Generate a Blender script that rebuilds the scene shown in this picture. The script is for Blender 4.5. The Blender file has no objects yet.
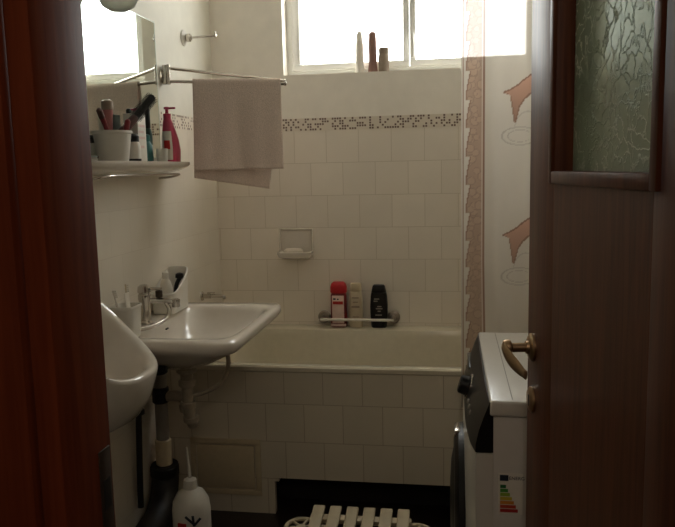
import bpy, bmesh, math, random
from mathutils import Vector, Matrix
random.seed(7)
sc = bpy.context.scene
C = sc.collection

# ------------------------------------------------------------------ camera
cam_d = bpy.data.cameras.new('camera'); cam = bpy.data.objects.new('camera', cam_d); C.objects.link(cam)
F, PITCH, YAW, ROLL, HC = 718.01, 0.1317, 0.1582, -0.0225, 1.3429
cam_d.sensor_fit = 'HORIZONTAL'; cam_d.sensor_width = 36.0; cam_d.lens = F / 675 * 36.0
cam_d.clip_start = 0.02
cp, sp, cy, sy = math.cos(PITCH), math.sin(PITCH), math.cos(YAW), math.sin(YAW)
fw = Vector((-sy * cp, cy * cp, -sp)); r_ = Vector((cy, sy, 0)); u_ = r_.cross(fw)
r2 = r_ * math.cos(ROLL) + u_ * math.sin(ROLL); u2 = -r_ * math.sin(ROLL) + u_ * math.cos(ROLL)
m = Matrix((r2, u2, -fw)).transposed().to_4x4(); m.translation = (0, 0, HC)
cam.matrix_world = m
sc.camera = cam

# ------------------------------------------------------------------ world, light, exposure
w = bpy.data.worlds.new('overcast_sky'); sc.world = w; w.use_nodes = True
bg = w.node_tree.nodes['Background']; bg.inputs[0].default_value = (0.98, 1.0, 0.965, 1); bg.inputs[1].default_value = 10.4
pl = bpy.data.lights.new('window_portal', 'AREA'); pl.shape = 'RECTANGLE'; pl.size = 1.2; pl.size_y = 0.62
pl.cycles.is_portal = True
po = bpy.data.objects.new('window_portal', pl); C.objects.link(po)
po.location = (-0.19, 3.56, 2.08); po.rotation_euler = (math.radians(-90), 0, 0)
hl = bpy.data.lights.new('hallway_fill_light', 'POINT'); hl.energy = 7.0; hl.color = (1.0, 0.86, 0.72); hl.shadow_soft_size = 0.12  # unseen fill light added in the hallway to lift camera-facing surfaces
ho = bpy.data.objects.new('hallway_fill_light', hl); C.objects.link(ho); ho.location = (0.1, -0.55, 2.2)
sc.view_settings.view_transform = 'Standard'; sc.view_settings.look = 'None'
sc.view_settings.exposure = 0.0; sc.view_settings.gamma = 1.0; sc.view_settings.use_curve_mapping = False
sc.cycles.use_denoising = True
sc.cycles.max_bounces = 14; sc.cycles.diffuse_bounces = 8; sc.cycles.glossy_bounces = 5
sc.cycles.transmission_bounces = 8; sc.cycles.transparent_max_bounces = 10
sc.cycles.sample_clamp_indirect = 10.0
sc.cycles.caustics_reflective = False

# ------------------------------------------------------------------ material helpers
def srgb(c):
    return tuple(((v / 255) / 12.92 if v / 255 <= 0.04045 else ((v / 255 + 0.055) / 1.055) ** 2.4) for v in c) + (1,)

def pm(name, col, rough=0.5, metal=0.0, var=0.06, nscale=40, bump=0.0, coat=0.0, spec=0.5, trans=0.0):
    mt = bpy.data.materials.new(name); mt.use_nodes = True; nt = mt.node_tree; b = nt.nodes['Principled BSDF']
    c = srgb(col)
    tc = nt.nodes.new('ShaderNodeTexCoord'); nz = nt.nodes.new('ShaderNodeTexNoise'); nz.inputs['Scale'].default_value = nscale
    nz.inputs['Detail'].default_value = 4
    nt.links.new(tc.outputs['Object'], nz.inputs['Vector'])
    rp = nt.nodes.new('ShaderNodeValToRGB')
    rp.color_ramp.elements[0].position = 0.3; rp.color_ramp.elements[1].position = 0.7
    rp.color_ramp.elements[0].color = tuple(v * (1 - var) for v in c[:3]) + (1,)
    rp.color_ramp.elements[1].color = tuple(min(1, v * (1 + var)) for v in c[:3]) + (1,)
    nt.links.new(nz.outputs['Fac'], rp.inputs['Fac']); nt.links.new(rp.outputs['Color'], b.inputs['Base Color'])
    b.inputs['Roughness'].default_value = rough; b.inputs['Metallic'].default_value = metal
    b.inputs['Coat Weight'].default_value = coat; b.inputs['Coat Roughness'].default_value = 0.15
    b.inputs['Specular IOR Level'].default_value = spec; b.inputs['Transmission Weight'].default_value = trans
    if bump:
        bp = nt.nodes.new('ShaderNodeBump'); bp.inputs['Strength'].default_value = bump; bp.inputs['Distance'].default_value = 0.003
        nt.links.new(nz.outputs['Fac'], bp.inputs['Height']); nt.links.new(bp.outputs['Normal'], b.inputs['Normal'])
    return mt

def tile_mat(name, col, grout, axis, a0, z0, size=0.1515, rough=0.3, var=0.05, mortar=0.0016):
    mt = bpy.data.materials.new(name); mt.use_nodes = True; nt = mt.node_tree; b = nt.nodes['Principled BSDF']
    tc = nt.nodes.new('ShaderNodeTexCoord'); sx = nt.nodes.new('ShaderNodeSeparateXYZ'); cx = nt.nodes.new('ShaderNodeCombineXYZ')
    nt.links.new(tc.outputs['Object'], sx.inputs[0])
    def off(src, o, dst):
        n = nt.nodes.new('ShaderNodeMath'); n.operation = 'SUBTRACT'; n.inputs[1].default_value = o
        nt.links.new(sx.outputs[src], n.inputs[0]); nt.links.new(n.outputs[0], cx.inputs[dst])
    off(axis, a0 - 20 * size, 'X'); off('Z' if axis != 'F' else 'Y', z0 - 20 * size, 'Y')
    br = nt.nodes.new('ShaderNodeTexBrick'); br.offset = 0.5
    br.inputs['Scale'].default_value = 1.0; br.inputs['Brick Width'].default_value = size; br.inputs['Row Height'].default_value = size
    br.inputs['Mortar Size'].default_value = mortar; br.inputs['Mortar Smooth'].default_value = 0.3; br.inputs['Bias'].default_value = 0.0
    c = srgb(col)
    br.inputs['Color1'].default_value = tuple(v * (1 - var) for v in c[:3]) + (1,)
    br.inputs['Color2'].default_value = tuple(min(1, v * (1 + var)) for v in c[:3]) + (1,)
    br.inputs['Mortar'].default_value = srgb(grout)
    nt.links.new(cx.outputs[0], br.inputs['Vector'])
    nz = nt.nodes.new('ShaderNodeTexNoise'); nz.inputs['Scale'].default_value = 9; nz.inputs['Detail'].default_value = 3
    nt.links.new(tc.outputs['Object'], nz.inputs['Vector'])
    mx = nt.nodes.new('ShaderNodeMixRGB'); mx.blend_type = 'MULTIPLY'; mx.inputs[0].default_value = 0.08
    nt.links.new(br.outputs['Color'], mx.inputs[1]); nt.links.new(nz.outputs['Fac'], mx.inputs[2])
    nt.links.new(mx.outputs[0], b.inputs['Base Color'])
    b.inputs['Roughness'].default_value = rough
    bp = nt.nodes.new('ShaderNodeBump'); bp.inputs['Strength'].default_value = 0.35; bp.inputs['Distance'].default_value = 0.002; bp.invert = True
    nt.links.new(br.outputs['Fac'], bp.inputs['Height']); nt.links.new(bp.outputs['Normal'], b.inputs['Normal'])
    return mt

def mosaic_mat(name, axis, cell=0.0116, z0=1.519):
    mt = bpy.data.materials.new(name); mt.use_nodes = True; nt = mt.node_tree; b = nt.nodes['Principled BSDF']
    tc = nt.nodes.new('ShaderNodeTexCoord'); sx = nt.nodes.new('ShaderNodeSeparateXYZ'); nt.links.new(tc.outputs['Object'], sx.inputs[0])
    def mth(op, a, bval=None):
        n = nt.nodes.new('ShaderNodeMath'); n.operation = op
        if isinstance(a, (int, float)): n.inputs[0].default_value = a
        else: nt.links.new(a, n.inputs[0])
        if bval is not None:
            if isinstance(bval, (int, float)): n.inputs[1].default_value = bval
            else: nt.links.new(bval, n.inputs[1])
        return n.outputs[0]
    u = mth('DIVIDE', sx.outputs[axis], cell); v = mth('DIVIDE', mth('SUBTRACT', sx.outputs['Z'], z0), cell)
    fu, fv = mth('FLOOR', u), mth('FLOOR', v)
    cb = nt.nodes.new('ShaderNodeCombineXYZ'); nt.links.new(fu, cb.inputs[0]); nt.links.new(fv, cb.inputs[1])
    wn = nt.nodes.new('ShaderNodeTexWhiteNoise'); wn.noise_dimensions = '3D'; nt.links.new(cb.outputs[0], wn.inputs['Vector'])
    du = mth('ABSOLUTE', mth('SUBTRACT', mth('FRACT', u), 0.5)); dv = mth('ABSOLUTE', mth('SUBTRACT', mth('FRACT', v), 0.5))
    inside = mth('LESS_THAN', mth('MAXIMUM', du, dv), 0.36)
    dark = mth('GREATER_THAN', wn.outputs['Value'], 0.54)
    fac = mth('MULTIPLY', inside, dark)
    mx = nt.nodes.new('ShaderNodeMixRGB'); nt.links.new(fac, mx.inputs[0])
    mx.inputs[1].default_value = srgb((224, 214, 200)); mx.inputs[2].default_value = srgb((112, 90, 80))
    nt.links.new(mx.outputs[0], b.inputs['Base Color']); b.inputs['Roughness'].default_value = 0.3
    return mt

def wood_mat(name, dark, light, rough=0.3, coat=0.5, scale=(28, 28, 1.6)):
    mt = bpy.data.materials.new(name); mt.use_nodes = True; nt = mt.node_tree; b = nt.nodes['Principled BSDF']
    tc = nt.nodes.new('ShaderNodeTexCoord'); mp = nt.nodes.new('ShaderNodeMapping'); mp.inputs['Scale'].default_value = scale
    nz = nt.nodes.new('ShaderNodeTexNoise'); nz.inputs['Scale'].default_value = 3; nz.inputs['Detail'].default_value = 7; nz.inputs['Distortion'].default_value = 0.6
    nt.links.new(tc.outputs['Object'], mp.inputs[0]); nt.links.new(mp.outputs[0], nz.inputs['Vector'])
    rp = nt.nodes.new('ShaderNodeValToRGB'); rp.color_ramp.elements[0].position = 0.35; rp.color_ramp.elements[1].position = 0.68
    rp.color_ramp.elements[0].color = srgb(dark); rp.color_ramp.elements[1].color = srgb(light)
    nt.links.new(nz.outputs['Fac'], rp.inputs['Fac']); nt.links.new(rp.outputs['Color'], b.inputs['Base Color'])
    b.inputs['Roughness'].default_value = rough; b.inputs['Coat Weight'].default_value = coat; b.inputs['Coat Roughness'].default_value = 0.22; b.inputs['Specular IOR Level'].default_value = 0.22
    bp = nt.nodes.new('ShaderNodeBump'); bp.inputs['Strength'].default_value = 0.12; bp.inputs['Distance'].default_value = 0.001
    nt.links.new(nz.outputs['Fac'], bp.inputs['Height']); nt.links.new(bp.outputs['Normal'], b.inputs['Normal'])
    return mt

WALL = (229, 221, 208)
M = {}
M['tile_back'] = tile_mat('cream_tile_back_glare', (238, 229, 217), (214, 203, 188), 'X', -0.573 + 0.07575, 1.3698 - 4 * 0.1515, var=0.025)  # lighter than the side tile: window glare put into the colour
M['tile_side'] = tile_mat('cream_tile_side', WALL, (219, 209, 195), 'Y', 0.02, 1.3698 - 4 * 0.1515, var=0.02, mortar=.0012)
M['tile_front'] = tile_mat('cream_tile_bath', (222, 212, 194), (186, 170, 150), 'X', -0.483 + 0.07575, 0.4485 - 0.303, var=0.04)
M['mosaic_x'] = mosaic_mat('mosaic_border_back', 'X'); M['mosaic_y'] = mosaic_mat('mosaic_border_side', 'Y')
M['plaster'] = pm('painted_plaster', (226, 222, 210), 0.7, var=0.03, nscale=14, bump=0.2)
M['plaster_back'] = pm('plaster_window_wall_glare', (243, 237, 228), 0.7, var=0.03, nscale=14, bump=0.2)  # same plaster, lightened to carry the glare around the window
M['hall'] = pm('hall_plaster', (176, 160, 140), 0.8, var=0.04, nscale=10)
M['floor'] = tile_mat('dark_floor_tile', (70, 48, 38), (40, 30, 26), 'X', 0.0, 0.0, size=0.2, rough=0.4)
M['hallfloor'] = wood_mat('hall_floorboards', (70, 42, 26), (100, 64, 40), 0.4, 0.2, (1.5, 18, 18))
M['jamb'] = wood_mat('red_brown_frame_wood', (108, 50, 28), (128, 62, 35), 0.55, 0.0)
M['jamb'].node_tree.nodes['Principled BSDF'].inputs['Specular IOR Level'].default_value = 0.08
M['door'] = wood_mat('dark_brown_door_wood', (78, 40, 24), (104, 58, 36), 0.45, 0.0)
M['upvc'] = pm('white_window_plastic', (236, 236, 232), 0.35, var=0.01)
M['ceramic'] = pm('white_ceramic', (216, 208, 198), 0.12, var=0.02, coat=0.6)
M['enamel'] = pm('bath_enamel', (214, 206, 186), 0.2, var=0.03, coat=0.4)
M['white_plastic'] = pm('white_plastic', (224, 220, 212), 0.4, var=0.02)
M['cream_plastic'] = pm('cream_plastic', (206, 190, 160), 0.45, var=0.04)
M['grey_plastic'] = pm('grey_plastic', (150, 145, 136), 0.5, var=0.08)
M['black_plastic'] = pm('black_plastic', (20, 19, 20), 0.38, var=0.05, spec=0.3)
M['black_rubber'] = pm('black_pipe_paint', (26, 24, 24), 0.5, var=0.2, bump=0.3)
M['chrome'] = pm('chrome', (196, 190, 182), 0.18, 1.0, var=0.03)
M['brass'] = pm('antique_brass', (176, 148, 116), 0.38, 1.0, var=0.08)
M['old_plate'] = pm('aged_strike_metal', (74, 62, 52), 0.6, 0.6, var=0.2)
M['drain_plastic'] = pm('muted_drain_plastic', (168, 156, 138), 0.5, var=0.12)  # duller beige than the cream plastic, with slight noise
M['stool_plastic'] = pm('stool_plastic', (184, 170, 142), 0.5, var=0.04)
M['steel'] = pm('brushed_steel', (170, 160, 150), 0.35, 1.0, var=0.05)
M['mirror'] = pm('mirror_silver', (232, 238, 232), 0.02, 1.0, var=0.0)
M['mirror_edge'] = pm('polished_mirror_edge', (225, 235, 225), 0.15, 0.2, var=0.0)
M['washer'] = pm('white_appliance_enamel', (214, 210, 202), 0.35, var=0.015, coat=0.3)
M['washer_side'] = pm('appliance_side_enamel', (206, 200, 194), 0.45, var=0.015)
M['towel'] = pm('grey_pink_towel_terry', (230, 212, 202), 0.95, var=0.12, nscale=260, bump=0.8)
M['soap'] = pm('white_soap', (232, 222, 208), 0.5, var=0.03)
M['dark'] = pm('dark_slot', (18, 15, 13), 0.6, var=0.1)
M['recess'] = pm('recess_shade', (30, 25, 22), 0.9, var=0.15, nscale=12)  # shade of the kick recess put into a near-black colour
M['red_plastic'] = pm('red_cap_plastic', (186, 26, 34), 0.35, var=0.05)
M['red_dark'] = pm('dark_red_plastic', (120, 24, 30), 0.35, var=0.05)
M['pink'] = pm('magenta_plastic', (186, 40, 84), 0.3, var=0.06, coat=0.4)
M['dusty_pink'] = pm('dusty_pink_plastic', (176, 112, 112), 0.4, var=0.15)
M['pale_pink'] = pm('pale_pink_label', (222, 196, 188), 0.5, var=0.05)
M['label_white'] = pm('white_paper_label', (228, 222, 212), 0.6, var=0.03)
M['red_print'] = pm('red_label_print', (190, 40, 34), 0.6, var=0.03)
M['brown_bottle'] = pm('brown_bottle_plastic', (140, 104, 94), 0.3, var=0.05)  # brown lightened to include bloom from the window behind
M['taupe'] = pm('taupe_can_metal', (146, 130, 114), 0.4, 0.0, var=0.05)
M['cream_bottle'] = pm('cream_shampoo_plastic', (198, 184, 160), 0.35, var=0.04)
M['brush_brown'] = pm('brown_brush_handle', (74, 40, 36), 0.4, var=0.1)
M['green'] = pm('dark_green_plastic', (44, 74, 66), 0.4, var=0.1)
M['teal'] = pm('teal_plastic', (58, 116, 116), 0.4, var=0.08)
M['glass_cup'] = pm('frosted_cup', (206, 204, 196), 0.3, var=0.03)
M['lamp_glass'] = pm('opal_lamp_glass', (232, 238, 226), 0.35, var=0.03, trans=0.7)
M['print_dark'] = pm('dark_print', (36, 44, 58), 0.6, var=0.02)
for nm, cc in dict(g1=(22, 110, 56), g2=(70, 150, 60), g3=(150, 180, 60), y1=(214, 196, 60), o1=(216, 140, 50), r1=(196, 70, 44), r2=(176, 40, 36)).items():
    M[nm] = pm('label_band_' + nm, cc, 0.6, var=0.02)

def window_glass():
    mt = bpy.data.materials.new('clear_window_glass'); mt.use_nodes = True; nt = mt.node_tree; nt.nodes.clear()
    o = nt.nodes.new('ShaderNodeOutputMaterial'); mx = nt.nodes.new('ShaderNodeMixShader'); t = nt.nodes.new('ShaderNodeBsdfTransparent')
    g = nt.nodes.new('ShaderNodeBsdfGlossy'); g.inputs['Roughness'].default_value = 0.03; mx.inputs[0].default_value = 0.05
    nt.links.new(t.outputs[0], mx.inputs[1]); nt.links.new(g.outputs[0], mx.inputs[2]); nt.links.new(mx.outputs[0], o.inputs[0])
    return mt
M['glass'] = window_glass()

def door_glass():
    mt = bpy.data.materials.new('green_crackle_pattern_glass'); mt.use_nodes = True; nt = mt.node_tree; nt.nodes.clear()
    N = nt.nodes.new; L = nt.links.new
    o = N('ShaderNodeOutputMaterial'); tc = N('ShaderNodeTexCoord'); nz = N('ShaderNodeTexNoise'); nz.inputs['Scale'].default_value = 16; nz.inputs['Detail'].default_value = 8
    L(tc.outputs['Object'], nz.inputs['Vector'])
    va = N('ShaderNodeVectorMath'); va.operation = 'MULTIPLY_ADD'; va.inputs[1].default_value = (.12, .12, .12); L(nz.outputs['Color'], va.inputs[0]); L(tc.outputs['Object'], va.inputs[2])
    vo = N('ShaderNodeTexVoronoi'); vo.feature = 'DISTANCE_TO_EDGE'; vo.inputs['Scale'].default_value = 30; L(va.outputs[0], vo.inputs['Vector'])
    rp = N('ShaderNodeValToRGB'); rp.color_ramp.elements[0].position = 0.0; rp.color_ramp.elements[1].position = 0.06
    rp.color_ramp.elements[0].color = (1, 1, 1, 1); rp.color_ramp.elements[1].color = (0, 0, 0, 1); L(vo.outputs['Distance'], rp.inputs['Fac'])
    bp = N('ShaderNodeBump'); bp.inputs['Strength'].default_value = 0.8; bp.inputs['Distance'].default_value = 0.0022; L(rp.outputs['Color'], bp.inputs['Height'])
    g = N('ShaderNodeBsdfGlossy'); g.inputs['Roughness'].default_value = 0.2; g.inputs['Color'].default_value = (.9, 1, .93, 1); L(bp.outputs[0], g.inputs['Normal'])
    tl = N('ShaderNodeBsdfTranslucent'); tl.inputs['Color'].default_value = (.62, .70, .60, 1); L(bp.outputs[0], tl.inputs['Normal'])
    tp = N('ShaderNodeBsdfTransparent'); tp.inputs['Color'].default_value = (.55, .64, .55, 1)
    m1 = N('ShaderNodeMixShader'); m1.inputs[0].default_value = 0.12; L(tl.outputs[0], m1.inputs[1]); L(tp.outputs[0], m1.inputs[2])
    m2 = N('ShaderNodeMixShader'); m2.inputs[0].default_value = 0.28; L(m1.outputs[0], m2.inputs[1]); L(g.outputs[0], m2.inputs[2]); 
    w2 = N('ShaderNodeBsdfTranslucent'); w2.inputs['Color'].default_value = (.95, .98, .9, 1); g2 = N('ShaderNodeBsdfDiffuse'); g2.inputs['Color'].default_value = (.95, .98, .9, 1)
    m4 = N('ShaderNodeMixShader'); L(w2.outputs[0], m4.inputs[1]); L(g2.outputs[0], m4.inputs[2])
    n2 = N('ShaderNodeTexNoise'); n2.inputs['Scale'].default_value = 7; L(tc.outputs['Object'], n2.inputs['Vector'])
    r2_ = N('ShaderNodeValToRGB'); r2_.color_ramp.elements[0].position = .48; r2_.color_ramp.elements[1].position = .66; L(n2.outputs['Fac'], r2_.inputs['Fac'])
    mm = N('ShaderNodeMath'); mm.operation = 'MULTIPLY'; L(rp.outputs['Color'], mm.inputs[0]); L(r2_.outputs['Color'], mm.inputs[1])
    m3 = N('ShaderNodeMixShader'); L(mm.outputs[0], m3.inputs[0]); L(m2.outputs[0], m3.inputs[1]); L(m4.outputs[0], m3.inputs[2]); L(m3.outputs[0], o.inputs[0])
    return mt
M['door_glass'] = door_glass()

# ------------------------------------------------------------------ mesh helpers
def root_loc(p):
    l = Vector((0, 0, 0))
    while p: l = l + p.location; p = p.parent
    return l
def obj(name, bm, mat, parent=None, smooth=35):
    me = bpy.data.meshes.new(name)
    bmesh.ops.recalc_face_normals(bm, faces=bm.faces[:])
    if parent: bmesh.ops.translate(bm, verts=bm.verts[:], vec=-root_loc(parent))
    bm.to_mesh(me); bm.free()
    o = bpy.data.objects.new(name, me); C.objects.link(o); me.materials.append(mat)
    if smooth:
        for p in me.polygons: p.use_smooth = True
        me.set_sharp_from_angle(angle=math.radians(smooth))
    if parent: o.parent = parent
    return o
def tag(o, label, cat, group=None):
    o['label'] = label; o['category'] = cat
    if group: o['group'] = group
    return o
def thing(name, label, cat, loc, group=None):
    o = bpy.data.objects.new(name, None); C.objects.link(o); o.location = loc; o.empty_display_size = 0.05
    return tag(o, label, cat, group)
def struct(o):
    o['kind'] = 'structure'; return o
def rebase(o, loc):
    loc = Vector(loc); o.data.transform(Matrix.Translation(-loc)); o.location = loc; return o

def box(bm, x0, x1, y0, y1, z0, z1, bev=0.0, seg=2, M4=None):
    t = bmesh.new(); bmesh.ops.create_cube(t, size=1)
    bmesh.ops.scale(t, vec=(x1 - x0, y1 - y0, z1 - z0), verts=t.verts[:]); bmesh.ops.translate(t, vec=((x0 + x1) / 2, (y0 + y1) / 2, (z0 + z1) / 2), verts=t.verts[:])
    if bev: bmesh.ops.bevel(t, geom=t.edges[:], offset=bev, segments=seg, affect='EDGES', profile=0.5)
    if M4: t.transform(M4)
    merge(bm, t); return bm
def merge(bm, t):
    me = bpy.data.meshes.new('tmp'); t.to_mesh(me); t.free(); bm.from_mesh(me); bpy.data.meshes.remove(me)
def B(*a, **k): return box(bmesh.new(), *a, **k)
def loft(bm, rings, cap0=True, cap1=True):
    vs = [[bm.verts.new(p) for p in r] for r in rings]; n = len(vs[0])
    for a, b in zip(vs[:-1], vs[1:]):
        for i in range(n): bm.faces.new((a[i], a[(i + 1) % n], b[(i + 1) % n], b[i]))
    if cap0: bm.faces.new(vs[0][::-1])
    if cap1: bm.faces.new(vs[-1])
    return bm
def sup(cx, cy, a, b, z, e=4.0, n=64):
    out = []
    for i in range(n):
        t = 2 * math.pi * i / n; c, s = math.cos(t), math.sin(t)
        out.append(Vector((cx + a * math.copysign(abs(c) ** (2 / e), c), cy + b * math.copysign(abs(s) ** (2 / e), s), z)))
    return out
def lathe(bm, prof, loc=(0, 0, 0), d=(0, 0, 1), n=32, sx=1.0, sy=1.0):
    q = Vector((0, 0, 1)).rotation_difference(Vector(d).normalized()).to_matrix(); loc = Vector(loc)
    rings = [[loc + q @ Vector((max(r, 1e-5) * math.cos(2 * math.pi * i / n) * sx, max(r, 1e-5) * math.sin(2 * math.pi * i / n) * sy, z)) for i in range(n)] for r, z in prof]
    return loft(bm, rings)
def cyl(bm, a, b, r, n=24, r2=None):
    a, b = Vector(a), Vector(b); L = (b - a).length; r2 = r if r2 is None else r2
    e = min(r, r2) * 0.15
    return lathe(bm, [(r - e, 0), (r, e), (r2, L - e), (r2 - e, L)], a, b - a, n)
def smooth_path(pts, k=8):
    P = [Vector(p) for p in pts]; P = [2 * P[0] - P[1]] + P + [2 * P[-1] - P[-2]]; out = []
    for i in range(1, len(P) - 2):
        for j in range(k):
            t = j / k; a, b, c, d = P[i - 1:i + 3]
            out.append(0.5 * ((2 * b) + (c - a) * t + (2 * a - 5 * b + 4 * c - d) * t * t + (3 * b - a - 3 * c + d) * t ** 3))
    out.append(P[-2]); return out
def tube(bm, pts, r, n=14, smooth=True, rf=None):
    P = smooth_path(pts) if smooth else [Vector(p) for p in pts]
    T = [(P[min(i + 1, len(P) - 1)] - P[max(i - 1, 0)]).normalized() for i in range(len(P))]
    u = T[0].orthogonal().normalized(); rings = []
    for i, p in enumerate(P):
        if i: u = (u - T[i] * u.dot(T[i])).normalized()
        v = T[i].cross(u); rr = rf(i / (len(P) - 1)) if rf else r
        rings.append([p + (u * math.cos(2 * math.pi * k / n) + v * math.sin(2 * math.pi * k / n)) * rr for k in range(n)])
    return loft(bm, rings)

XL, XR, YB, YT = -1.1104, 0.60, 3.335, 2.601      # left wall, right wall, back wall, front of bath
YF = 0.74; CEIL = 2.55; TH = 1.518

# ------------------------------------------------------------------ the room
struct(obj('floor', B(XL - .1, XR + .1, YF - .09, YB + .1, -.06, 0), M['floor']))
struct(obj('floor_hallway', B(-1.3, 1.3, -1.3, YF - .09, -.06, 0), M['hallfloor']))
struct(obj('ceiling', B(-1.4, 1.4, -1.4, YB + .25, CEIL, CEIL + .08), M['plaster']))
def wall_back():
    # tiled up to the window sill, plaster above; window opening with deep reveals
    wx0, wx1, wz0, wz1 = -0.765, 0.40, 1.775, 2.40
    b = bmesh.new()
    box(b, XL - .1, XR + .1, YB, YB + .25, 0, TH)
    struct(obj('wall_back', b, M['tile_back'], smooth=0))
    b = bmesh.new()
    box(b, XL - .1, XR + .1, YB, YB + .25, TH, wz0); box(b, XL - .1, wx0, YB, YB + .25, wz0, CEIL); box(b, wx1, XR + .1, YB, YB + .25, wz0, CEIL)
    box(b, wx0, wx1, YB, YB + .25, wz1, CEIL)
    struct(obj('wall_back_upper', b, M['plaster_back'], smooth=0))
wall_back()
struct(obj('wall_left', B(XL - .1, XL, YF, YB, 0, TH), M['tile_side'], smooth=0))
struct(obj('wall_left_upper', B(XL - .1, XL, YF, YB, TH, CEIL), M['plaster'], smooth=0))
struct(obj('wall_right', B(XR, XR + .1, YF, YB, 0, TH), M['tile_side'], smooth=0))
struct(obj('wall_right_upper', B(XR, XR + .1, YF, YB, TH, CEIL), M['plaster'], smooth=0))
struct(obj('trim_1', B(XL, XR, YB - .002, YB + .001, TH, TH + .058), M['mosaic_x'], smooth=0))
struct(obj('trim_2', B(XL - .001, XL + .002, YF, YB - .002, TH, TH + .058), M['mosaic_y'], smooth=0))
# doorway wall between hallway and bathroom
DX0, DX1, DZ = -0.455, 0.305, 2.06
for nm, ya, yb_, mm in (('wall_front', .70, YF, M['plaster']), ('wall_front_hallway', .65, .70, M['hall'])):
    b = bmesh.new()
    box(b, -1.3, DX0, ya, yb_, 0, CEIL); box(b, DX1, 1.3, ya, yb_, 0, CEIL); box(b, DX0, DX1, ya, yb_, DZ, CEIL)
    struct(obj(nm, b, mm, smooth=0))
for nm, a in dict(wall_hallway_left=(-1.4, -1.3, -1.3, YF), wall_hallway_right=(1.3, 1.4, -1.3, YF), wall_hallway_back=(-1.4, 1.4, -1.4, -1.3)).items():
    struct(obj(nm, B(*a, 0, CEIL), M['hall'], smooth=0))

# wooden door frame: lining + casing, with the strike plate on the left lining
b = bmesh.new()
box(b, -.455, -.388, .640, .745, 0, 2.0, .004); box(b, .238, .305, .640, .745, 0, 2.0, .004); box(b, -.455, .305, .640, .745, 2.0, 2.06, .004)
box(b, -.470, -.412, .625, .642, 0, 2.0, .004); box(b, .262, .320, .625, .642, 0, 2.0, .004); box(b, -.470, .320, .625, .642, 2.0, 2.075, .004)
fr = struct(obj('trim_3', b, M['jamb']))
b = B(-.389, -.3865, .712, .738, .865, 1.035, .001)
sp_ = obj('strike_plate', b, M['old_plate'], fr)
obj('strike_slot', B(-.3868, -.3858, .717, .732, .965, 1.0), M['dark'], sp_); obj('strike_slot', B(-.3868, -.3858, .719, .731, .905, .935), M['dark'], sp_)

# ------------------------------------------------------------------ window
win = struct(thing('window_1', '', 'window', (-0.18, YB + .12, 1.775)))
for k in ('label', 'category'): del win[k]
wy0, wy1 = YB + .09, YB + .15
b = bmesh.new()
X0, X1, Z0, Z1 = -0.765, 0.40, 1.775, 2.40
box(b, X0, X1, wy0, wy1, Z0, Z0 + .03, .003); box(b, X0, X1, wy0, wy1, Z1 - .03, Z1, .003)
box(b, X0, X0 + .03, wy0, wy1, Z0 + .03, Z1 - .03, .003); box(b, X1 - .03, X1, wy0, wy1, Z0 + .03, Z1 - .03, .003)
obj('window_frame', b, M['upvc'], win)
def sash(x0, x1, sl, sr):
    b = bmesh.new(); z0, z1 = Z0 + .027, Z1 - .027; y0, y1 = wy0 - .012, wy1 - .02; s = .03
    box(b, x0, x1, y0, y1, z0, z0 + s, .005); box(b, x0, x1, y0, y1, z1 - s, z1, .005)
    box(b, x0, x0 + sl, y0, y1, z0 + s * .6, z1 - s * .6, .005); box(b, x1 - sr, x1, y0, y1, z0 + s * .6, z1 - s * .6, .005)
    f = obj('sash', b, M['upvc'], win)
    obj('pane', B(x0 + sl - .003, x1 - sr + .003, wy0 + .02, wy0 + .024, z0 + s - .003, z1 - s + .003), M['glass'], f, smooth=0)
sash(X0 + .027, -.189, .038, .028); sash(-.186, X1 - .027, .028, .038)
def lever():
    b = bmesh.new(); cyl(b, (-.173, wy0 - .014, 1.93), (-.173, wy0 - .04, 1.93), .010); box(b, -.182, -.164, wy0 - .052, wy0 - .038, 1.835, 1.945, .004)
    obj('window_handle', b, M['upvc'], win)
lever()

# ------------------------------------------------------------------ door leaf (open into the bathroom, hinged on the right)
door = thing('door_1', '', 'door', (.232, .745, 0)); struct(door)
for k in ('label', 'category'): del door[k]
E_ = Vector((.149, 1.42, 0)); dd = Vector((.122, -.9925, 0)).normalized()      # free edge -> hinge
nrm = Vector((dd.y, -dd.x, 0))                                                 # faces the camera side (-x)
if nrm.x > 0: nrm = -nrm
DM = Matrix.Identity(4)
for i in range(3): DM[i][0] = dd[i]; DM[i][1] = nrm[i]; DM[i][3] = E_[i]
DM[2][2] = 1; DM[0][2] = DM[1][2] = 0
# local frame: X along the leaf from the free edge, Y out of the visible face, Z up
Ld, TK = .68, .040
gx0, gx1, gz0, gz1 = .175, .585, 1.330, 1.90
b = bmesh.new()
box(b, 0, gx0, -TK, 0, .01, 1.99, .002, M4=DM); box(b, gx1, Ld, -TK, 0, .01, 1.99, .002, M4=DM)
box(b, gx0 - .001, gx1 + .001, -TK, 0, .01, gz0, 0, M4=DM); box(b, gx0 - .001, gx1 + .001, -TK, 0, gz1, 1.99, 0, M4=DM)
obj('door_leaf', b, M['door'], door)
b = bmesh.new(); mw, mt_ = .020, .006
box(b, gx0 - mw, gx0, -.001, mt_, gz0 - mw, gz1 + mw, .002, M4=DM); box(b, gx1, gx1 + mw, -.001, mt_, gz0 - mw, gz1 + mw, .002, M4=DM)
box(b, gx0 - .001, gx1 + .001, -.001, mt_, gz0 - mw, gz0, .002, M4=DM); box(b, gx0 - .001, gx1 + .001, -.001, mt_, gz1, gz1 + mw, .002, M4=DM)
obj('glazing_bead', b, M['door'], door)
obj('glass_pane', B(gx0 - .001, gx1 + .001, -.034, -.030, gz0 - .001, gz1 + .001, M4=DM), M['door_glass'], door, smooth=0)
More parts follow.
